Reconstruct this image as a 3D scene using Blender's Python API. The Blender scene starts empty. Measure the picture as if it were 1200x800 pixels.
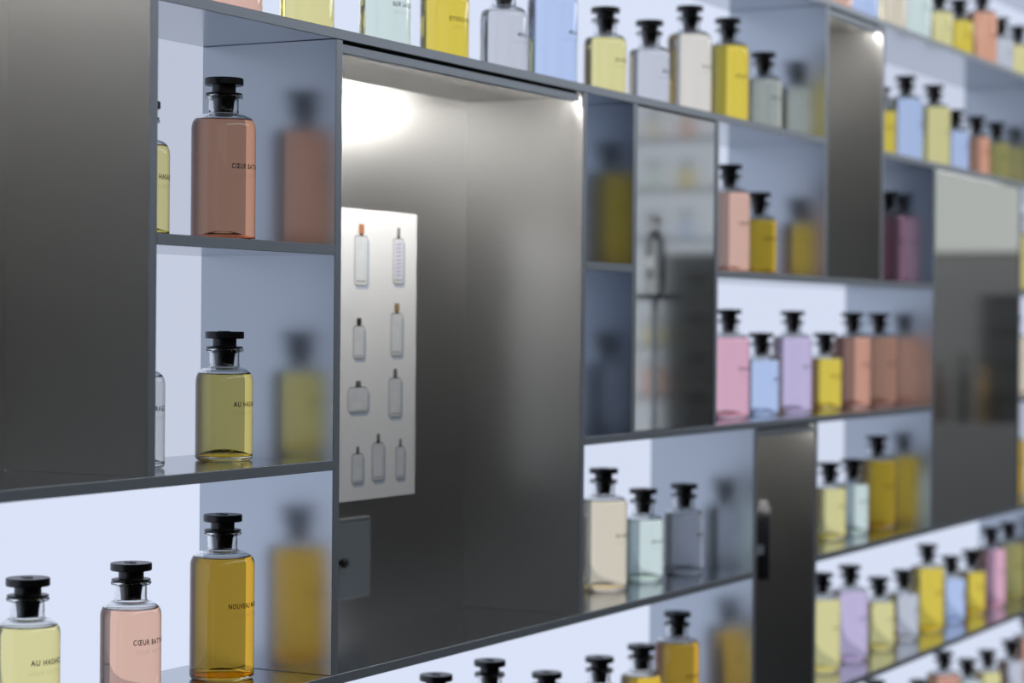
import bpy, bmesh, math, random
from mathutils import Matrix, Vector
PI = math.pi
sc = bpy.context.scene
COL = sc.collection
random.seed(4)

# ------------------------------------------------------------------ camera
# world: x runs along the shelving wall (away from the camera), y into the wall, z up; camera at the origin
AL, PI_, RO, FPX = .4944, -.0076, .0086, 2591.4
F = Vector((math.cos(AL) * math.cos(PI_), math.sin(AL) * math.cos(PI_), math.sin(PI_)))
R = Vector((math.sin(AL), -math.cos(AL), 0))
U = R.cross(F)
R2 = R * math.cos(RO) + U * math.sin(RO)
U2 = -R * math.sin(RO) + U * math.cos(RO)
cam = bpy.data.cameras.new('camera')
cam.sensor_width = 36
cam.lens = FPX * 36 / 1200
cam.clip_start = .05
cam.dof.use_dof = True
cam.dof.focus_distance = 2.5
cam.dof.aperture_fstop = 4.0
camo = bpy.data.objects.new('camera', cam)
M = Matrix((R2, U2, -F)).transposed().to_4x4()
camo.matrix_world = M
COL.objects.link(camo)
sc.camera = camo

# ------------------------------------------------------------------ light
PANEL = 1.0          # strength of the backlit panels
LED = 1.0
w = bpy.data.worlds.new('world')
sc.world = w
w.use_nodes = True
w.node_tree.nodes['Background'].inputs[0].default_value = (.55, .62, .75, 1)
w.node_tree.nodes['Background'].inputs[1].default_value = .05


def area(name, loc, size, power, color, rot=(0, 0, 0)):
    l = bpy.data.lights.new(name, 'AREA')
    l.shape = 'RECTANGLE'
    l.size, l.size_y = size
    l.energy = power
    l.color = color
    o = bpy.data.objects.new(name, l)
    o.location = loc
    o.rotation_euler = rot
    COL.objects.link(o)
    return o


area('ceiling_light', (4.0, -1.2, 1.42), (9, 1.2), 62, (.93, .96, 1))
area('ceiling_light', (8.7, -.9, 1.42), (1.2, 3.6), 44, (.95, .97, 1))
sc.view_settings.view_transform = 'Standard'
sc.view_settings.look = 'None'
sc.view_settings.exposure = 0
sc.view_settings.gamma = 1
sc.view_settings.use_curve_mapping = False
sc.cycles.use_denoising = True
sc.cycles.max_bounces = 14
sc.cycles.transmission_bounces = 14
sc.cycles.glossy_bounces = 8
sc.cycles.diffuse_bounces = 3
sc.cycles.caustics_reflective = True
sc.cycles.caustics_refractive = True
sc.cycles.blur_glossy = .3
sc.cycles.sample_clamp_indirect = 6


# ------------------------------------------------------------------ materials
def mat(name):
    m = bpy.data.materials.new(name)
    m.use_nodes = True
    m.node_tree.nodes.clear()
    return m, m.node_tree.nodes, m.node_tree.links


def out(n, l, sock):
    o = n.new('ShaderNodeOutputMaterial')
    l.new(sock, o.inputs['Surface'])
    return o


def principled(name, color, rough=.5, metal=0., spec=.5, coat=0., noise=None, alpha=1.):
    m, n, l = mat(name)
    b = n.new('ShaderNodeBsdfPrincipled')
    b.inputs['Base Color'].default_value = (*color, 1)
    b.inputs['Roughness'].default_value = rough
    b.inputs['Metallic'].default_value = metal
    b.inputs['Specular IOR Level'].default_value = spec
    b.inputs['Coat Weight'].default_value = coat
    b.inputs['Alpha'].default_value = alpha
    if noise:
        scale, amt, ramt = noise
        tc = n.new('ShaderNodeTexCoord')
        mp = n.new('ShaderNodeMapping')
        mp.inputs['Scale'].default_value = scale
        nt = n.new('ShaderNodeTexNoise')
        nt.inputs['Scale'].default_value = 1
        nt.inputs['Detail'].default_value = 4
        l.new(tc.outputs['Object'], mp.inputs[0])
        l.new(mp.outputs[0], nt.inputs['Vector'])
        mr = n.new('ShaderNodeMapRange')
        mr.inputs['To Min'].default_value = 1 - amt
        mr.inputs['To Max'].default_value = 1 + amt
        l.new(nt.outputs['Fac'], mr.inputs['Value'])
        mx = n.new('ShaderNodeVectorMath')
        mx.operation = 'SCALE'
        mx.inputs[0].default_value = color
        l.new(mr.outputs[0], mx.inputs['Scale'])
        l.new(mx.outputs[0], b.inputs['Base Color'])
        m2 = n.new('ShaderNodeMapRange')
        m2.inputs['To Min'].default_value = max(0, rough - ramt)
        m2.inputs['To Max'].default_value = rough + ramt
        l.new(nt.outputs['Fac'], m2.inputs['Value'])
        l.new(m2.outputs[0], b.inputs['Roughness'])
    out(n, l, b.outputs[0])
    return m


def emit(name, color, strength):
    m, n, l = mat(name)
    e = n.new('ShaderNodeEmission')
    e.inputs[0].default_value = (*color, 1)
    e.inputs[1].default_value = strength
    out(n, l, e.outputs[0])
    return m


def glass(name, color, ior, rough=0.):
    m, n, l = mat(name)
    g = n.new('ShaderNodeBsdfGlass')
    g.inputs['Color'].default_value = (*color, 1)
    g.inputs['IOR'].default_value = ior
    g.inputs['Roughness'].default_value = rough
    out(n, l, g.outputs[0])
    return m


METAL = principled('satin_anodised_aluminium', (.45, .49, .54), .27, 1., noise=((6, 6, 60), .012, .004))
EDGE = principled('brushed_aluminium_edge', (.50, .56, .65), .38, .6, noise=((8, 60, 900), .13, .04))
EDGEV = principled('brushed_aluminium_upright_edge', (.50, .56, .65), .38, .6, noise=((300, 60, 6), .06, .04))
SHELF = principled('satin_shelf_metal', (.42, .45, .49), .17, 1., noise=((60, 6, 6), .015, .006))
NICHE = principled('satin_nickel_lining', (.56, .56, .56), .34, 1., noise=((6, 6, 60), .012, .006))
MIRROR = principled('polished_nickel', (.70, .72, .73), .055, 1.)
GLASS = glass('clear_glass', (.985, .99, .99), 1.47)
STOP = principled('black_lacquer', (.004, .004, .005), .32, 0, .5, noise=((40, 40, 40), .2, .04))
INK = principled('black_ink', (.008, .008, .01), .6)
EMBOSS = principled('embossed_glass_relief', (.25, .24, .25), .35, 0, .5, alpha=.22)
DARK = principled('shadow_gap_black', (.012, .012, .014), .6)
WHITECARD = principled('white_card', (.80, .81, .83), .45, noise=((30, 30, 30), .02, .05))


def panel_mat(k, tint=(.70, .765, .93)):
    return emit('backlit_panel_%.2f' % k, tint, k * PANEL)


LIQ = {  # transmitted colour of the perfume
    'lemon': (1., .88, .38), 'honey': (1., .80, .25), 'peach': (1., .61, .44), 'amber': (.93, .53, .06), 'coral': (1., .50, .30),
    'yellow': (1., .75, .10), 'gold': (1., .64, .06), 'mint': (.90, .98, .84), 'blue': (.68, .78, .98),
    'grey': (.56, .55, .55), 'clear': (.86, .86, .84), 'pink': (1., .56, .62), 'lilac': (.80, .66, .82),
    'cream': (1., .89, .72), 'beige': (1., .85, .60), 'brown': (.85, .43, .28), 'smoke': (.78, .76, .75),
    'olive': (.95, .79, .26), 'pale': (1., .95, .72)}
LM = {k: glass('perfume_' + k, tuple(c ** .5 for c in v), .905) for k, v in LIQ.items()}


# ------------------------------------------------------------------ mesh helpers
def box(bm, x0, x1, y0, y1, z0, z1):
    v = [bm.verts.new(p) for p in ((x0, y0, z0), (x1, y0, z0), (x1, y1, z0), (x0, y1, z0),
                                   (x0, y0, z1), (x1, y0, z1), (x1, y1, z1), (x0, y1, z1))]
    for f in ((0, 3, 2, 1), (4, 5, 6, 7), (0, 1, 5, 4), (1, 2, 6, 5), (2, 3, 7, 6), (3, 0, 4, 7)):
        bm.faces.new([v[i] for i in f])


def lathe(bm, prof, seg=64, flip=False, mi=0, cx=0, cy=0):
    """prof: list of (r, z) bottom to top along the outside; r = 0 closes"""
    rings = []
    for r, z in prof:
        if r <= 1e-7:
            rings.append([bm.verts.new((cx, cy, z))])
        else:
            rings.append([bm.verts.new((cx + r * math.cos(2 * PI * i / seg), cy + r * math.sin(2 * PI * i / seg), z))
                          for i in range(seg)])
    for a, b in zip(rings, rings[1:]):
        for i in range(seg):
            j = (i + 1) % seg
            if len(a) == 1:
                vs = [a[0], b[j], b[i]]
            elif len(b) == 1:
                vs = [a[i], a[j], b[0]]
            else:
                vs = [a[i], a[j], b[j], b[i]]
            if flip:
                vs = vs[::-1]
            f = bm.faces.new(vs)
            f.smooth = True
            f.material_index = mi


def mesh(name, bm, mats, smooth=False):
    me = bpy.data.meshes.new(name)
    bm.to_mesh(me)
    bm.free()
    for m in (mats if isinstance(mats, (list, tuple)) else [mats]):
        me.materials.append(m)
    return me


def link(name, me, parent=None, loc=(0, 0, 0), rot=(0, 0, 0)):
    o = bpy.data.objects.new(name, me)
    COL.objects.link(o)
    o.location = loc
    o.rotation_euler = rot
    if parent:
        o.parent = parent
    return o


def tag(o, label=None, cat=None, group=None, kind=None):
    if label: o['label'] = label
    if cat: o['category'] = cat
    if group: o['group'] = group
    if kind: o['kind'] = kind
    return o


def boxo(name, ext, m, parent=None, bevel=0.):
    bm = bmesh.new()
    box(bm, *ext)
    o = link(name, mesh(name, bm, m), parent)
    if bevel:
        md = o.modifiers.new('bevel', 'BEVEL')
        md.width = bevel
        md.segments = 2
    return o


def arc(cx, cz, r, a0, a1, n):
    return [(cx + r * math.cos(math.radians(a0 + (a1 - a0) * i / n)), cz + r * math.sin(math.radians(a0 + (a1 - a0) * i / n)))
            for i in range(n + 1)]


# ------------------------------------------------------------------ the room (setting)
D0, DEP = 1.4, .19
YB = D0 + DEP
FLOOR, CEIL = -1.6, 1.5
X0, X1 = -2.0, 10.2
Y0 = -3.2
wallm = principled('warm_grey_plaster', (.36, .35, .34), .8, noise=((3, 3, 3), .05, .05))
darkm = principled('charcoal_plaster', (.05, .05, .05), .8, noise=((3, 3, 3), .05, .05))
lightm = principled('pale_plaster', (.28, .28, .27), .8, noise=((3, 3, 3), .05, .05))
floorm = principled('dark_carpet', (.022, .021, .021), .9, spec=.1, noise=((2, 2, 2), .25, .03))
ceilm = principled('white_ceiling_paint', (.55, .55, .54), .8, noise=((3, 3, 3), .03, .05))


def struct(name, ext, m):
    return tag(boxo(name, ext, m), kind='structure')


struct('floor', (X0, X1, Y0, YB + .16, FLOOR - .1, FLOOR), floorm)
struct('ceiling', (X0, X1, Y0, YB + .16, CEIL, CEIL + .1), ceilm)
struct('wall_back', (X0, X1, YB + .06, YB + .16, FLOOR, CEIL), wallm)
struct('wall_front', (X0, X1, Y0 - .1, Y0, FLOOR, CEIL), darkm)
struct('wall_left', (X0 - .1, X0, Y0, YB + .16, FLOOR, CEIL), darkm)
struct('wall_right', (X1, X1 + .1, Y0, YB + .16, FLOOR, CEIL), lightm)

# unseen glow panel added behind the camera so the lined niches mirror it
tag(boxo('added_glow_panel_1', (X0 + .003, X0 + .03, -3.0, 1.5, .62, 1.45), emit('added_panel_glow', (1, .985, .95), .35)), kind='structure')

# ------------------------------------------------------------------ the shelving
Z = {'A3': .844, 'A2': .593, 'A': .342, 'E': .091, 'D': -.159, 'C': -.410, 'H': -.661, 'I': -.911}
TH, PT = .012, .014
unit = bpy.data.objects.new('display_shelving', None)
COL.objects.link(unit)
unit.location = (0, 0, 0)
tag(unit, 'grey aluminium wall shelving of bottle cells, deep lined niches and glowing back panels', 'shelving')
XL, XR = 1.15, 6.2


def shelf(x0, x1, key, th=TH):
    z = Z[key]
    bm = bmesh.new()
    box(bm, x0, x1, D0, YB, z - th, z)
    bm.faces.ensure_lookup_table()
    bm.faces[2].material_index = 1
    o = link('shelf', mesh('shelf', bm, [SHELF, EDGE]), unit)
    md = o.modifiers.new('bevel', 'BEVEL')
    md.width = .0006
    md.segments = 2


def divider(x, zlo, zhi, pt=PT, m=METAL, m2=None):
    """x = left face; m lines the left side, m2 the right"""
    z0, z1 = Z[zlo], Z[zhi] - TH
    bm = bmesh.new()
    box(bm, x, x + pt, D0 + .0002, YB, z0 + .0002, z1 - .0002)
    bm.faces.ensure_lookup_table()
    bm.faces[2].material_index = 1
    bm.faces[3].material_index = 2
    o = link('divider', mesh('divider', bm, [m, EDGEV, m2 or METAL]), unit)
    md = o.modifiers.new('bevel', 'BEVEL')
    md.width = .0006
    md.segments = 2


shelf(3.79, XR, 'A3'); shelf(1.813, XR, 'A2'); shelf(1.827, 3.783, 'A'); shelf(4.1069, XR, 'A')
shelf(1.827, 2.162, 'E'); shelf(2.8174, 2.971, 'E'); shelf(3.2955, 4.4252, 'E'); shelf(5.0895, XR, 'E')
shelf(XL, 2.162, 'D'); shelf(2.8174, 4.4252, 'D'); shelf(5.0895, XR, 'D')
shelf(XL, 3.456, 'C'); shelf(3.7583, XR, 'C')
shelf(XL, 3.456, 'H'); shelf(3.7583, XR, 'H'); shelf(XL, XR, 'I')
divider(1.813, 'D', 'A2', m=NICHE)
divider(2.162, 'C', 'A', m2=NICHE)
divider(2.8034, 'C', 'A', m=NICHE)
divider(2.971, 'D', 'A'); divider(3.2815, 'D', 'A')
divider(3.783, 'E', 'A2', m2=NICHE); divider(4.0929, 'E', 'A2', m=NICHE); divider(4.4252, 'C', 'A')
divider(3.456, 'H', 'D', m2=NICHE); divider(3.456, 'I', 'H', m2=NICHE)
divider(3.7443, 'H', 'D', m=NICHE); divider(3.7443, 'I', 'H', m=NICHE)
divider(5.0755, 'C', 'A'); divider(5.258, 'A', 'A2'); divider(5.415, 'H', 'C')
divider(XL, 'I', 'A2'); divider(XR - PT, 'I', 'A3')


def panel(x0, x1, lo, hi, k):
    z0, z1 = Z[lo], Z[hi] - TH
    boxo('light_panel', (x0, x1, YB, YB + .012, z0, z1), panel_mat(k), unit)


panel(1.827, 3.783, 'A', 'A2', 1.0)
panel(3.79, XR, 'A2', 'A3', .95)
panel(1.827, 2.162, 'E', 'A', .72); panel(1.827, 2.162, 'D', 'E', .80)
panel(XL, 2.162, 'C', 'D', 1.0)
panel(2.8174, 2.971, 'E', 'A', 1.0); panel(2.8174, 2.971, 'D', 'E', .85)
panel(3.2955, 3.783, 'E', 'A', .9); panel(3.2955, 4.4252, 'D', 'E', .95)
panel(2.8174, 3.456, 'C', 'D', .95); panel(XL, 3.456, 'H', 'C', 1.0)
panel(4.1069, 5.258, 'A', 'A2', .85); panel(4.1069, 4.4252, 'E', 'A', .62)
panel(3.7583, 4.4252, 'C', 'D', .92)
panel(3.7583, 5.415, 'H', 'C', .97); panel(3.7583, XR, 'I', 'H', .97)
panel(5.0895, XR, 'E', 'A', .8); panel(5.0895, XR, 'D', 'E', .9); panel(5.0895, XR, 'C', 'D', .6)
panel(5.272, XR, 'A', 'A2', .8); panel(5.429, XR, 'H', 'C', .9)


def niche(x0, x1, lo, hi, k, lip=True):
    """lined niche: metal back, dropped ceiling panel, front lip and the LED strip hidden behind it"""
    z0, z1 = Z[lo], Z[hi] - TH
    boxo('back_lining', (x0, x1, YB - .001, YB + .010, z0, z1), NICHE, unit)
    boxo('ceiling_lining', (x0, x1, D0 + .024, YB - .001, z1 - .007, z1 - .001), NICHE, unit)
    boxo('lip', (x0, x1 - .009, D0 + .001, D0 + .012, z1 - .0150, z1 - .0045), EDGE, unit, .0005)
    boxo('shadow_gap', (x0, x1, D0 + .012, D0 + .024, z1 - .006, z1 - .0005), DARK, unit)
    boxo('led_strip', (x0 + .004, x1 - .012, D0 + .0135, D0 + .0155, z1 - .0128, z1 - .0072),
         emit('led_%.1f' % k, (1, .965, .90), k * LED), unit)


niche(2.176, 2.8034, 'C', 'A', 195)
niche(XL + PT, 1.813, 'D', 'A2', 480)
niche(3.797, 4.0929, 'E', 'A2', 115)
niche(3.470, 3.7443, 'I', 'D', 50)

for x0, x1, lo in ((2.985, 3.2815, 'D'), (4.4392, 5.0755, 'C')):
    z0, z1 = Z[lo], Z['A'] - TH
    boxo('mirror_door', (x0 + .0015, x1 - .0015, D0 + .0012, D0 + .009, z0 + .001, z1 - .002), MIRROR, unit, .0012)
    boxo('back_lining', (x0, x1, YB, YB + .012, z0, z1), NICHE, unit)
# metal cladding above and below the cells keeps the unit whole
boxo('cladding', (1.813, 3.79, D0 + .02, YB + .012, Z['A2'], CEIL - .01), METAL, unit)
boxo('cladding', (3.79, XR, D0 + .02, YB + .012, Z['A3'], CEIL - .01), METAL, unit)
boxo('cladding', (XL, 1.813, D0 + .02, YB + .012, Z['A2'] - TH, CEIL - .01), METAL, unit)
boxo('plinth', (XL, XR, D0 + .02, YB + .012, FLOOR, Z['I'] - TH), METAL, unit)
boxo('cladding', (XR, X1, D0, YB + .012, FLOOR, CEIL - .01), METAL, unit)
boxo('cladding', (X0, XL, D0, YB + .012, FLOOR, CEIL - .01), METAL, unit)


# ------------------------------------------------------------------ writing
def text_mesh(txt, size, width=None, spacing=1.0, extrude=0., offset=0.):
    c = bpy.data.curves.new('lettering', 'FONT')
    c.body = txt
    c.size = size
    c.align_x = 'CENTER'
    c.space_character = spacing
    c.extrude = extrude
    c.offset = offset
    c.resolution_u = 4
    o = bpy.data.objects.new('lettering', c)
    COL.objects.link(o)
    bpy.context.view_layer.update()
    dg = bpy.context.evaluated_depsgraph_get()
    me = bpy.data.meshes.new_from_object(o.evaluated_get(dg))
    bpy.data.objects.remove(o)
    bpy.data.curves.remove(c)
    xs = [v.co.x for v in me.vertices]
    cx = (min(xs) + max(xs)) / 2
    s = width / (max(xs) - min(xs)) if width else 1
    for v in me.vertices:
        v.co.x = (v.co.x - cx) * s
    return me


def wrap(me, r, z, m):
    # cut long strokes so that they follow the curve
    bm = bmesh.new()
    bm.from_mesh(me)
    bmesh.ops.triangulate(bm, faces=bm.faces[:])
    lo, hi = min(v.co.x for v in bm.verts), max(v.co.x for v in bm.verts)
    x = lo + .0015
    while x < hi:
        bmesh.ops.bisect_plane(bm, geom=bm.verts[:] + bm.edges[:] + bm.faces[:], plane_co=(x, 0, 0), plane_no=(1, 0, 0))
        x += .0015
    for v in bm.verts:
        a = v.co.x / r
        v.co = Vector((r * math.sin(a), -r * math.cos(a), z + v.co.y))
    bm.to_mesh(me)
    bm.free()
    me.materials.clear()
    me.materials.append(m)
    return me


NAMES = {'CŒUR BATTANT': .051, 'AU HASARD': .041, 'MIRAGE': .027, 'NOUVEAU MONDE': .055,
         'SUR LA ROUTE': .047, 'ÉTOILE FILANTE': .055}
_tm = {}


def name_mesh(txt, big):
    k = (txt, big)
    if k not in _tm:
        r = (.037 if big else .033) + .00015
        _tm[k] = wrap(text_mesh(txt, .0080, NAMES[txt], 1.18, 0, .00016), r, .0835 if big else .0625, INK)
    return _tm[k]


def maker_mesh(big):
    k = ('maker', big)
    if k not in _tm:
        r = (.037 if big else .033) + .00015
        _tm[k] = wrap(text_mesh('LOUIS VUITTON', .0066, .044, 1.15), r, .0735 if big else .0525, EMBOSS)
    return _tm[k]


# ------------------------------------------------------------------ the bottle
def bottle_meshes(big):
    r = .037 if big else .033
    dz = .0405 if big else 0.
    nk = .1088 + dz            # foot of the neck
    rn = .0172
    lvl = .0985 + dz           # liquid level
    rc, zc = .0176, .0885 + dz

    def shoulder(off, t0=0., t1=84., n=14):
        q = 2 / 2.35
        res = []
        for i in range(n + 1):
            t = math.radians(t0 + (t1 - t0) * i / n)
            res.append((rc + (r - off - rc) * math.cos(t) ** q, zc + (.0182 - off) * math.sin(t) ** q))
        return res
    outer = [(0, .0042), (.010, .0038), (.018, .0026), (r - .0105, .0008), (r - .0065, 0)] + \
        arc(r - .0045, .0045, .0045, -70, 0, 6) + [(r, .03), (r, .06)] + shoulder(0)
    outer += [(rn + .0005, nk - .0012), (rn, nk + .0012), (rn, nk + .006), (rn, .1235 + dz), (rn + .0006, .1242 + dz),
              (.0210, .1246 + dz), (.0218, .1256 + dz), (.0218, .1276 + dz), (.0210, .1284 + dz), (.0165, .1286 + dz)]
    # mouth and neck bore down to the air space above the liquid
    OFF = .0019
    inner = shoulder(OFF, 0, 84, 40)
    air = [p for p in inner if p[1] > lvl + .0008]
    bore = [(.0165, .1286 + dz), (.0158, .1278 + dz), (.0157, nk + .004), (.0157, nk - .0006)] + air[::-1]
    rl = air[0][0]
    bore += [(rl - .0002, lvl + .0005), (rl - .003, lvl + .0003), (0, lvl + .0003)]
    bm = bmesh.new()
    lathe(bm, outer + bore[1:], 72)
    g = mesh('glass_body', bm, GLASS)
    # liquid: a closed body inside the glass
    ri2 = r - OFF
    liq = [(0, .0135), (.008, .0128), (.015, .0108), (.021, .0080), (ri2 - .005, .0050)] + arc(ri2 - .0035, .0082, .0035, -75, 0, 5) + \
        [(ri2, .03), (ri2, .06)] + [p for p in inner if p[1] < lvl - .0004]
    liq += [(liq[-1][0] - .0012, lvl), (liq[-1][0] - .004, lvl - .0001), (0, lvl - .0001)]
    bm = bmesh.new()
    lathe(bm, liq, 72)
    lq = mesh('perfume', bm, LM['lemon'])
    # black stopper: plug in the neck, flange, stem, flat disc
    d = dz
    st = [(0, .1080 + d), (.0100, .1080 + d), (.0108, .1088 + d), (.0122, .1225 + d), (.0140, .1252 + d), (.0142, .12875 + d),
          (.0205, .1288 + d), (.0212, .1293 + d), (.0212, .1302 + d), (.0205, .1308 + d), (.0152, .1310 + d), (.0137, .1316 + d), (.0137, .1386 + d), (.0140, .1396 + d),
          (.0216, .1398 + d), (.0224, .1405 + d), (.0224, .1472 + d), (.0217, .1480 + d), (0, .1480 + d)]
    bm = bmesh.new()
    lathe(bm, st, 64)
    for f in bm.faces:
        f.smooth = True
    stm = mesh('stopper', bm, STOP)
    for me in (g, stm, lq):
        pass
    return g, lq, stm


BM = {True: bottle_meshes(True), False: bottle_meshes(False)}


def monogram():
    bm = bmesh.new()
    for txt, dx, dy, s in (('L', -.0042, -.0082, .0175), ('V', .0036, -.0036, .0175)):
        me = text_mesh(txt, s, None, 1, .0003)
        t = bmesh.new()
        t.from_mesh(me)
        for v in t.verts:
            sx = v.co.y * .25 if txt == 'L' else 0
            v.co = Vector((v.co.x + dx + sx, v.co.y + dy, v.co.z + .0003))
        t.to_mesh(me)
        t.free()
        bm.from_mesh(me)
    return mesh('monogram', bm, STOP)


MONO = monogram()


def sharpen(me):
    # keep crisp rims: faces meeting steeper than 35 degrees shade flat against each other
    bm = bmesh.new()
    bm.from_mesh(me)
    for e in bm.edges:
        if len(e.link_faces) == 2 and e.calc_face_angle(0) > math.radians(38):
            e.smooth = False
    bm.to_mesh(me)
    bm.free()


for b in BM.values():
    sharpen(b[2])
_lm = {}


def bottle(x, key, big, liquid, label, group, name='AU HASARD', yin=.10, turn=0., z=None, detail=True, y=None, face=0.):
    g, lq, st = BM[big]
    if y is None and yin == .10 and x > 3.3:      # the further bottles stand a centimetre nearer the front
        x, yin = x * (D0 + .090) / (D0 + .100), .090
    yy = D0 + yin if y is None else y
    root = bpy.data.objects.new('perfume_bottle', None)
    root.empty_display_size = .03
    COL.objects.link(root)
    root.location = (x, yy, (Z[key] if z is None else z) + .0003)
    root.rotation_euler = (0, 0, face + math.radians(turn))
    tag(root, label, 'perfume bottle', group)
    link('glass_body', g, root)
    k = (big, liquid)
    if k not in _lm:
        m = lq.copy()
        m.materials[0] = LM[liquid]
        _lm[k] = m
    link('perfume', _lm[k], root)
    link('stopper', st, root)
    dz = .0405 if big else 0
    if detail:
        link('monogram', MONO, root, (0, 0, .1480 + dz))
    link('name_lettering', name_mesh(name, big), root)
    link('maker_lettering', maker_mesh(big), root)
    return root


g_ = 'perfume bottles on the top shelf above the poster niche'
CB, AH, MI, NM, SR, EF = 'CŒUR BATTANT', 'AU HASARD', 'MIRAGE', 'NOUVEAU MONDE', 'SUR LA ROUTE', 'ÉTOILE FILANTE'
bottle(2.098, 'A', False, 'peach', 'peach bottle base at the top edge of the photo, leftmost on the upper shelf', g_, CB)
bottle(2.250, 'A', False, 'lemon', 'lemon yellow bottle between the peach and the mint one on the upper shelf', g_, AH)
bottle(2.430, 'A', False, 'mint', 'pale mint bottle on the upper shelf, left above the poster', g_, SR)
bottle(2.583, 'A', False, 'yellow', 'bright yellow bottle between the mint and grey ones on the upper shelf', g_, EF)
bottle(2.750, 'A', False, 'smoke', 'grey bottle with its shoulder in view between bright yellow and blue bottles', g_, MI)
bottle(2.900, 'A', True, 'blue', 'tall pale blue bottle cut by the top edge of the photo, above the big niche', g_, MI)
bottle(3.078, 'A', False, 'lemon', 'pale yellow bottle right of the tall blue one on the upper shelf', g_, AH)
bottle(3.240, 'A', False, 'smoke', 'greyish white bottle with a brown left edge between pale yellow and cream bottles', g_, MI)
bottle(3.400, 'A', True, 'cream', 'tall cream bottle left of the tall golden one on the upper shelf', g_, AH)
bottle(3.563, 'A', True, 'yellow', 'tall golden yellow bottle beside the tall cream one on the upper shelf', g_, EF)
bottle(3.728, 'A', False, 'pale', 'short pale greenish bottle at the right end of the upper shelf, by the divider', g_, SR)
g_ = 'perfume bottles in the left column of cells'
bottle(2.080, 'E', True, 'coral', 'large coral brown bottle in focus in the upper left cell', g_, CB)
bottle(1.925, 'E', False, 'lemon', 'pale yellow bottle half hidden behind the divider in the upper left cell', g_, AH)
bottle(2.085, 'D', False, 'honey', 'golden yellow bottle in focus in the middle left cell', g_, AH, turn=0)
bottle(1.913, 'D', False, 'smoke', 'clear colourless bottle half hidden behind the divider in the middle left cell', g_, MI, yin=.095)
bottle(1.748, 'C', False, 'lemon', 'pale yellow bottle in the bottom left corner of the photo', g_, AH, turn=-8)
bottle(1.916, 'C', False, 'peach', 'small peach bottle in front of the glowing panel, bottom left', g_, CB, turn=-3)
bottle(2.084, 'C', True, 'amber', 'large dark amber bottle in the lower left cell', g_, NM)
g_ = 'perfume bottles in the cell right of the narrow mirror door'
bottle(3.575, 'E', True, 'peach', 'tall peach bottle half hidden by the mirror door divider, upper middle cell', g_, CB)
bottle(3.711, 'E', False, 'gold', 'short mustard yellow bottle beside the tall peach one, upper middle cell', g_, NM)
g_ = 'perfume bottles in the long middle cell'
bottle(3.579, 'D', True, 'pink', 'tall pink bottle at the left end of the long middle cell', g_, CB)
bottle(3.730, 'D', False, 'blue', 'small pale blue bottle between the tall pink and tall lilac bottles', g_, MI)
bottle(3.887, 'D', True, 'lilac', 'tall lilac bottle in the long middle cell', g_, SR)
bottle(4.060, 'D', False, 'yellow', 'small bright yellow bottle between the lilac and the brown bottles', g_, EF)
bottle(4.216, 'D', True, 'brown', 'tall brown bottle with a pink right half, left of the two brown ones', g_, CB)
bottle(4.375, 'D', True, 'coral', 'tall coral brown bottle at the right end of the long middle cell', g_, CB)
g_ = 'perfume bottles in the cell right below the poster niche corner'
bottle(3.086, 'C', True, 'beige', 'tall beige bottle beside the lower right corner of the big dark niche', g_, AH)
bottle(3.232, 'C', False, 'mint', 'short pale mint bottle between the tall beige and the grey bottle', g_, SR)
bottle(3.394, 'C', False, 'grey', 'short smoky grey bottle right of the pale mint one', g_, MI)
g_ = 'perfume bottles along the bottom edge of the photo'
bottle(2.575, 'H', True, 'lemon', 'black stopper at the bottom edge, leftmost below the big dark niche', g_, AH)
bottle(2.725, 'H', True, 'mint', 'black stopper at the bottom edge, second below the big dark niche, taller', g_, SR)
bottle(2.900, 'H', False, 'pink', 'low black stopper at the bottom edge, third below the big dark niche', g_, CB)
bottle(3.077, 'H', False, 'mint', 'clear glass shoulder and stopper at the bottom edge, left of the orange bottle', g_, SR)
bottle(3.230, 'H', False, 'gold', 'short orange yellow bottle at the bottom edge beside the tall amber one', g_, EF)
bottle(3.371, 'H', True, 'amber', 'tall amber bottle at the bottom edge by the divider', g_, NM)
g_ = 'perfume bottles in the cell under the two brown bottles'
bottle(4.091, 'C', False, 'lemon', 'pale yellow bottle behind the tall dark divider, lower right cell', g_, AH)
bottle(4.223, 'C', False, 'mint', 'small whitish clear bottle between the pale yellow and tall amber bottles', g_, SR)
bottle(4.373, 'C', True, 'gold', 'tall amber yellow bottle right of the small clear one, lower right cell', g_, NM)
g_ = 'perfume bottles in the lower right row'
bottle(4.055, 'H', True, 'lemon', 'tall pale yellow bottle half hidden at the left end of the lower right row', g_, AH)
bottle(4.215, 'H', True, 'lilac', 'tall lilac bottle in the lower right row', g_, SR)
bottle(4.392, 'H', False, 'lemon', 'short pale yellow bottle right of the lilac one, lower right row', g_, AH)
bottle(4.552, 'H', False, 'smoke', 'short grey bottle between two yellow ones, lower right row', g_, MI)
bottle(4.717, 'H', True, 'yellow', 'tall golden yellow bottle in the middle of the lower right row', g_, EF)
bottle(4.890, 'H', False, 'blue', 'short pale blue bottle in the lower right row', g_, MI)
bottle(5.050, 'H', False, 'yellow', 'short bright yellow bottle between the blue and the pink, lower right row', g_, EF)
bottle(5.206, 'H', True, 'pink', 'tall pink bottle near the right end of the lower right row', g_, CB)
bottle(5.362, 'H', True, 'olive', 'tall olive yellow bottle at the right edge of the lower right row', g_, NM)
g_ = 'perfume bottles in the bottom right row'
bottle(4.372, 'I', True, 'pink', 'black stopper just showing, leftmost of the bottom right row', g_, CB)
bottle(4.671, 'I', False, 'mint', 'low black stopper left of the coral brown bottle, bottom right row', g_, SR)
bottle(4.843, 'I', True, 'brown', 'coral brown bottle cut by the bottom edge, bottom right row', g_, CB)
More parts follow.
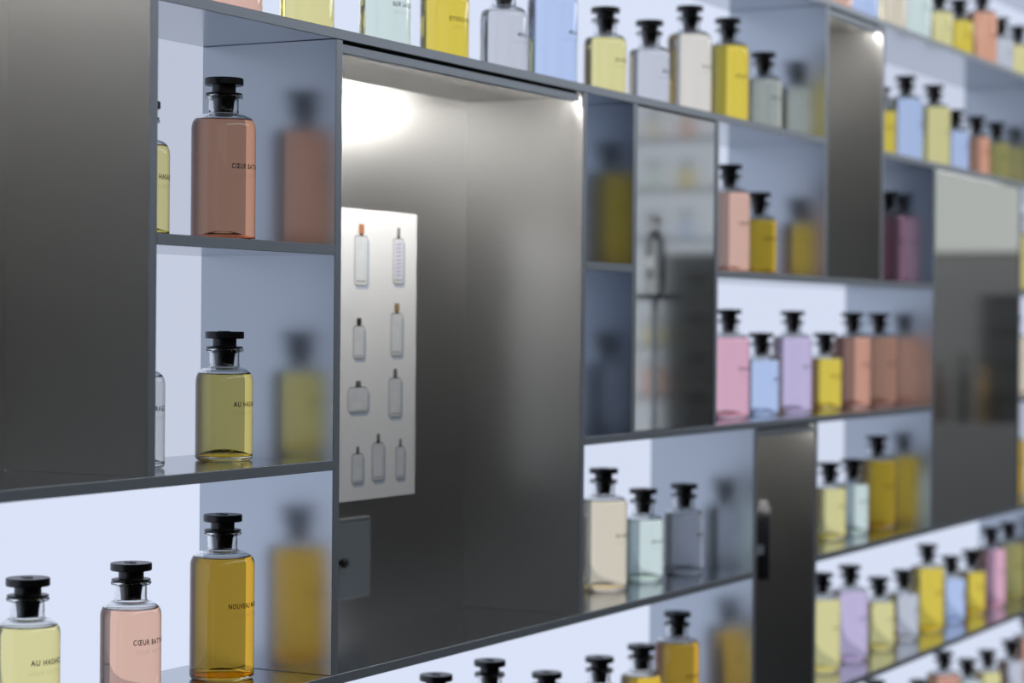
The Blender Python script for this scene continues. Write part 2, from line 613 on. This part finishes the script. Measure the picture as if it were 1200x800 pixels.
bottle(5.026, 'I', False, 'mint', 'whitish clear bottle cut by the bottom edge, right of the coral one', g_, SR)
bottle(5.190, 'I', False, 'lemon', 'pale yellow bottle between the clear and the grey, bottom right row', g_, AH)
bottle(5.393, 'I', False, 'smoke', 'grey bottle right of the pale yellow one, bottom right row', g_, MI)
bottle(5.550, 'I', True, 'coral', 'coral brown bottle in the lower right corner of the photo', g_, CB)
g_ = 'perfume bottles in the upper right cell'
bottle(4.340, 'A', False, 'yellow', 'yellow bottle half hidden by the divider, left end of the upper right cell', g_, EF, yin=.09)
bottle(4.535, 'A', True, 'blue', 'tall pale blue bottle in the upper right cell', g_, MI)
bottle(4.730, 'A', True, 'lemon', 'tall pale yellow bottle between the two blue ones, upper right cell', g_, AH)
bottle(4.885, 'A', False, 'blue', 'short pale blue bottle in the upper right cell', g_, MI)
bottle(5.052, 'A', False, 'coral', 'short coral bottle in the upper right cell', g_, CB)
bottle(5.215, 'A', False, 'olive', 'short olive yellow bottle next to its own blurred reflection, upper right cell', g_, NM)
g_ = 'perfume bottles on the topmost right shelf'
bottle(4.085, 'A2', True, 'peach', 'peach bottle base at the top edge, leftmost on the topmost right shelf', g_, CB)
bottle(4.245, 'A2', True, 'blue', 'pale blue bottle cut by the top edge, topmost right shelf', g_, MI)
bottle(4.419, 'A2', True, 'beige', 'beige bottle cut by the top edge, topmost right shelf', g_, AH)
bottle(4.588, 'A2', True, 'mint', 'pale mint bottle cut by the top edge, topmost right shelf', g_, SR)
bottle(4.757, 'A2', False, 'lemon', 'pale yellow bottle beside the mint one, topmost right shelf', g_, AH)
bottle(4.909, 'A2', False, 'yellow', 'bright yellow bottle left of the tall coral one, topmost right shelf', g_, EF)
bottle(5.085, 'A2', True, 'coral', 'tall coral bottle on the topmost right shelf', g_, CB)
bottle(5.241, 'A2', False, 'smoke', 'short grey bottle right of the tall coral one, topmost right shelf', g_, MI)
bottle(5.400, 'A2', False, 'lemon', 'short pale yellow bottle at the right edge, topmost right shelf', g_, AH)
g_ = 'perfume bottles at the right edge of the photo'
bottle(5.400, 'E', True, 'olive', 'olive bottle sliver right of the wide mirror door, upper of three', g_, NM)
bottle(5.385, 'D', True, 'beige', 'beige bottle sliver right of the wide mirror door, middle of three', g_, AH)
bottle(5.365, 'C', True, 'gold', 'golden bottle sliver right of the wide mirror door, lowest of three', g_, NM)
bottle(4.380, 'E', True, 'pink', 'tall pink bottle in the small dim cell left of the wide mirror door', 'perfume bottles in dim narrow cells', CB, yin=.085)
bottle(2.875, 'E', True, 'gold', 'mustard bottle known by its blur in the narrow dark cell, upper part', 'perfume bottles in dim narrow cells', NM, yin=.09)
bottle(2.875, 'D', False, 'grey', 'greyish bottle known by its blur in the narrow dark cell, lower part', 'perfume bottles in dim narrow cells', MI, yin=.09)

# ------------------------------------------------------------------ poster card on the back of the big niche
py = YB - .001
post = bpy.data.objects.new('poster_card', None)
COL.objects.link(post)
post.location = (2.558, py, -.237)
tag(post, 'white card printed with nine glass flacons on the back of the big niche', 'poster')


def local(name, bm, m, parent, origin):
    for v in bm.verts:
        v.co -= Vector(origin)
    return link(name, mesh(name, bm, m), parent)


PO = (2.558, py, -.237)
bm = bmesh.new()
box(bm, 2.459, 2.657, py - .004, py - .0002, -.237, .153)
local('card', bm, WHITECARD, post, PO)
P_GL = principled('print_pale_glass', (.66, .69, .73), .5, noise=((90, 90, 60), .12, .05))
P_IN = principled('print_glass_light', (.70, .73, .76), .5, noise=((90, 90, 60), .08, .05))
P_SH = principled('print_soft_grey', (.42, .50, .62), .6)
P_DK = principled('print_dark_grey', (.12, .12, .13), .5)
P_CU = principled('print_copper', (.42, .17, .08), .4)
P_GO = principled('print_gold_brown', (.30, .19, .08), .4)
P_PU = principled('print_violet', (.38, .30, .60), .5)
P_BK = principled('print_black', (.02, .02, .02), .5)


def poly(bm, pts, y, mi):
    vs = [bm.verts.new((x, y, z)) for x, z in pts]
    f = bm.faces.new(vs)
    f.material_index = mi
    f.normal_update()
    if f.normal.y > 0:
        f.normal_flip()


def flacon(x, ztop, zbot, wd, kind):
    """one printed flacon: a flat print 0.2 mm proud of the card, with its printed drop shadow"""
    h = ztop - zbot
    capm = {'copper': P_CU, 'gold': P_GO, 'black': P_BK, 'grey': P_DK, 'violet': P_DK}[kind]
    bm = bmesh.new()
    y = py - .0042
    hw = wd / 2
    ch = .15 * h

    def body(cx, hw, z0, z1, rr):
        pts = []
        for a0, sx, zz, sgn in ((180, -1, z0, -1), (270, 1, z0, -1), (0, 1, z1, 1), (90, -1, z1, 1)):
            for k in range(5):
                a = math.radians(a0 + 90 * k / 4)
                pts.append((cx + sx * (hw - rr) + rr * math.cos(a), zz - sgn * rr + rr * math.sin(a)))
        return pts
    zb1 = ztop - ch - .035 * h
    poly(bm, [(a + .0035, c - .004) for a, c in body(x, hw, zbot, zb1, hw * .35)], y, 1)          # printed shadow
    poly(bm, body(x, hw, zbot, zb1, hw * .35), y - .0001, 3)                                        # outline
    poly(bm, body(x, hw - .0010, zbot + .0015, zb1 - .0010, hw * .3), y - .0002, 0)                 # glass
    poly(bm, body(x - hw * .1, hw * .55, zbot + .12 * h, zb1 - .02, hw * .2), y - .0003, 2)         # light core
    poly(bm, [(x - hw * .7, zbot + .07 * h), (x + hw * .7, zbot + .07 * h), (x + hw * .7, zbot + .085 * h), (x - hw * .7, zbot + .085 * h)], y - .0003, 3)
    poly(bm, [(x - hw * .30, zb1), (x + hw * .30, zb1), (x + hw * .30, ztop - ch), (x - hw * .30, ztop - ch)], y - .0003, 4)
    cw = hw * (.42 if kind in ('copper', 'black', 'gold') else .26)
    poly(bm, [(x - cw, ztop - ch), (x + cw, ztop - ch), (x + cw * .9, ztop), (x - cw * .9, ztop)], y - .0003, 5)
    mats = [P_GL, P_SH, P_IN, P_DK, P_BK, capm]
    if kind == 'violet':
        mats.append(P_PU)
        for k in range(9):
            z = zbot + .14 * h + k * .068 * h
            poly(bm, [(x - hw * .5, z), (x + hw * .5, z + .02 * h), (x + hw * .5, z + .045 * h), (x - hw * .5, z + .025 * h)], y - .0004, 6)
    local('flacon_print', bm, mats, post, PO)


flacon(2.512, .133, .050, 0.0338, 'copper')
flacon(2.608, .132, .054, 0.0286, 'violet')
flacon(2.508, .007, -.048, 0.0286, 'black')
flacon(2.605, .028, -.045, 0.0312, 'gold')
flacon(2.507, -.077, -.120, 0.0520, 'grey')
flacon(2.602, -.062, -.129, 0.0338, 'grey')
flacon(2.507, -.165, -.215, 0.0286, 'grey')
flacon(2.559, -.150, -.214, 0.0312, 'grey')
flacon(2.617, -.159, -.215, 0.0234, 'grey')

# access hatch with its knob under the poster
HO = (2.48, py, -.368)
hatch = bpy.data.objects.new('access_hatch', None)
COL.objects.link(hatch)
hatch.location = HO
tag(hatch, 'small flush grey hatch with a dark knob, under the poster in the big niche', 'hatch')
HM = principled('painted_grey_hatch', (.19, .22, .25), .5, noise=((20, 20, 20), .04, .03))
FR = principled('light_frame_metal', (.42, .44, .46), .4, .6)
bm = bmesh.new()
box(bm, 2.415, 2.5385, py - .004, py - .0003, -.3655, -.2625)
local('door', bm, HM, hatch, HO)
bm = bmesh.new()
for e in ((2.4125, 2.415, -.368, -.260), (2.5385, 2.541, -.368, -.260), (2.415, 2.5385, -.368, -.3655), (2.415, 2.5385, -.2625, -.260)):
    box(bm, e[0], e[1], py - .0048, py - .0003, e[2], e[3])
local('frame', bm, FR, hatch, HO)
bm = bmesh.new()
lathe(bm, [(0, 0), (.0035, 0), (.003, .006), (.006, .008), (.0068, .011), (.006, .0135), (0, .014)], 24)
for v in bm.verts:
    v.co = Vector((v.co.x + 2.460, py - .004 - v.co.z, v.co.y - .316))
bmesh.ops.recalc_face_normals(bm, faces=bm.faces[:])
local('knob', bm, STOP, hatch, HO)

# slim black atomiser with a clear cap, held on a bracket in the tall narrow niche
bx, by_, bz = 3.577, D0 + .030, -.437
at = bpy.data.objects.new('wall_atomiser', None)
COL.objects.link(at)
at.location = (bx, by_, bz)
tag(at, 'slim dark cylinder with a pale cap just inside the tall narrow lined niche', 'atomiser')
bm = bmesh.new()
lathe(bm, [(0, 0), (.0095, 0), (.011, .002), (.011, .108), (.0095, .111), (0, .111)], 32)
link('barrel', mesh('barrel', bm, principled('dark_violet_grey', (.035, .035, .05), .3)), at)
bm = bmesh.new()
lathe(bm, [(0, .1112), (.0105, .1112), (.012, .116), (.0115, .124), (.008, .130), (.0075, .136), (0, .137)], 32)
link('cap', mesh('cap', bm, principled('frosted_cap', (.75, .76, .78), .25)), at)
bm = bmesh.new()
box(bm, -.1068, -.0112, -.006, .006, .045, .060)
link('bracket', mesh('bracket', bm, EDGE), at)

# ------------------------------------------------------------------ the far end of the room, seen in the two mirror doors
XE = 9.99
en = bpy.data.objects.new('display_shelving', None)
COL.objects.link(en)
en.location = (0, 0, 0)
tag(en, 'lit bottle shelving at the far end of the room, blurred in the mirror door', 'shelving')
boxo('light_panel', (X1 - .02, X1 - .004, -2.2, -1.25, -.6, 1.3), emit('far_backlit_panel', (.72, .77, .84), .66), en)
ZE = (.93, .68, .43, .15, -.10, -.35, -.60)
for z in ZE:
    boxo('shelf', (XE, X1 - .02, -2.2, -1.25, z - .012, z), SHELF, en)
for y in (-2.193, -1.257):
    boxo('divider', (XE, X1 - .02, y - .007, y + .007, -.6, 1.3), METAL, en)
g_ = 'bottles blurred in the narrow mirror door'
for (y, z, big, liq, lab) in ((-1.83, .93, False, 'beige', 'brownish bottle blur at the top left of the narrow mirror door'),
                              (-1.65, .93, False, 'coral', 'reddish bottle blur at the top right of the narrow mirror door'),
                              (-1.83, .68, False, 'mint', 'faint greenish bottle blur left in the narrow mirror door, second row'),
                              (-1.65, .68, False, 'yellow', 'faint yellow bottle blur right in the narrow mirror door, second row'),
                              (-1.83, .43, False, 'smoke', 'faint grey bottle blur left in the narrow mirror door, third row'),
                              (-1.65, .43, False, 'blue', 'faint blue bottle blur right in the narrow mirror door, third row'),
                              (-1.83, -.10, False, 'olive', 'olive bottle blur low at the left of the narrow mirror door'),
                              (-1.83, -.35, True, 'coral', 'coral bottle blur lowest at the left of the narrow mirror door')):
    bottle(XE + .08, None, big, liq, lab, g_, AH, z=z, y=y, face=-PI / 2, detail=False)
# cut crystal flacon reflected in the narrow mirror door
bm = bmesh.new()
seg = 10
prof = [(0, .0), (.015, 0), (.0175, .008), (.0185, .030), (.0175, .050), (.0188, .075), (.0180, .105), (.012, .122), (.007, .126), (.007, .132), (.013, .140), (.010, .152), (0, .155)]
lathe(bm, prof, seg)
for f in bm.faces:
    f.smooth = False
v = link('crystal_flacon', mesh('crystal_flacon', bm, glass('cut_crystal', (1, 1, 1), 1.25, .12)), None, (3.95, .99, .0620))
tag(v, 'sparkling cut crystal flacon seen at the left of the narrow mirror door', 'flacon')
st_ = bpy.data.objects.new('plinth_stand', None)
COL.objects.link(st_)
st_.location = (3.95, .99, FLOOR)
tag(st_, 'slender grey stand that carries the cut crystal flacon', 'stand')
bm = bmesh.new()
box(bm, -.028, .028, -.028, .028, 1.652, 1.6617)
link('top', mesh('top', bm, DARK), st_)
bm = bmesh.new()
lathe(bm, [(0, .02), (.005, .02), (.005, 1.652), (0, 1.652)], 20)
link('pole', mesh('pole', bm, SHELF), st_)
bm = bmesh.new()
lathe(bm, [(0, 0), (.10, 0), (.10, .018), (.006, .022), (0, .022)], 32)
link('base', mesh('base', bm, SHELF), st_)

CABM = principled('dark_bronze_cabinet', (.035, .036, .036), .4, noise=((10, 10, 10), .15, .05))
CABF = principled('dark_drawer_front', (.075, .078, .078), .35)
KNM = principled('dull_steel_pull', (.30, .30, .30), .3, 1.)
BRW = principled('brown_leather', (.09, .045, .02), .5)


def cabinet(y0, y1, z1, x0, label, rows, zbot, mb=CABM, mf=CABF):
    c = bpy.data.objects.new('drawer_cabinet', None)
    COL.objects.link(c)
    c.location = (x0 + .15, (y0 + y1) / 2, FLOOR)
    tag(c, label, 'cabinet')
    o = (x0 + .15, (y0 + y1) / 2, FLOOR)
    bm = bmesh.new()
    box(bm, x0 + .012, x0 + .30, y0, y1, FLOOR, z1)
    local('body', bm, mb, c, o)
    n = rows
    hh = (z1 - .02 - zbot) / n
    for k in range(n):
        bm = bmesh.new()
        za = zbot + k * hh
        box(bm, x0, x0 + .012, y0 + .01, y1 - .01, za + .004, za + hh - .004)
        d = local('drawer', bm, mf, c, o)
        bm = bmesh.new()
        ym = (y0 + y1) / 2
        box(bm, x0 - .014, x0, ym - .04, ym + .04, za + hh * .45, za + hh * .62)
        h = link('handle', mesh('handle', bm, KNM), d)
        for vv in h.data.vertices:
            vv.co -= Vector(o)
    return c


cabinet(-1.565, -1.20, .345, 9.60, 'tall dark drawer cabinet blurred in the narrow mirror door', 6, -.80)
cabinet(-.02, .45, .150, 9.60, 'low dark drawer cabinet blurred in the wide mirror door', 4, -.45)
SL = principled('light_wall_panel', (.62, .62, .60), .6)
pn = boxo('wall_panel', (X1 - .03, X1 - .003, -.95, 1.2, .36, 1.35), emit('far_lit_panel', (.64, .66, .63), .85))
tag(pn, 'pale glowing panel at the top of the wide mirror door', 'light panel')
ct = boxo('counter', (9.45, 9.595, -.60, .40, FLOOR, -.42), principled('grey_counter', (.26, .26, .26), .5))
tag(ct, 'grey counter across the lower part of the wide mirror door', 'counter')
for y, h_, r_, m_, lab in ((-.180, .27, .026, BRW, 'brown tube blurred at the left of the wide mirror door'),
                           (-.069, .31, .022, STOP, 'black tube blurred in the middle of the wide mirror door'),
                           (.023, .26, .020, principled('dull_gold', (.45, .28, .08), .35, .5), 'gold tube blurred right of the black one in the wide mirror door')):
    bm = bmesh.new()
    lathe(bm, [(0, 0), (r_ - .003, 0), (r_, .004), (r_, h_ * .7), (r_ * .55, h_ * .76), (r_ * .55, h_ - .004), (r_ * .45, h_), (0, h_)], 24)
    t = link('display_tube', mesh('display_tube', bm, m_), None, (9.52, y, -.4197))
    tag(t, lab, 'display tube')
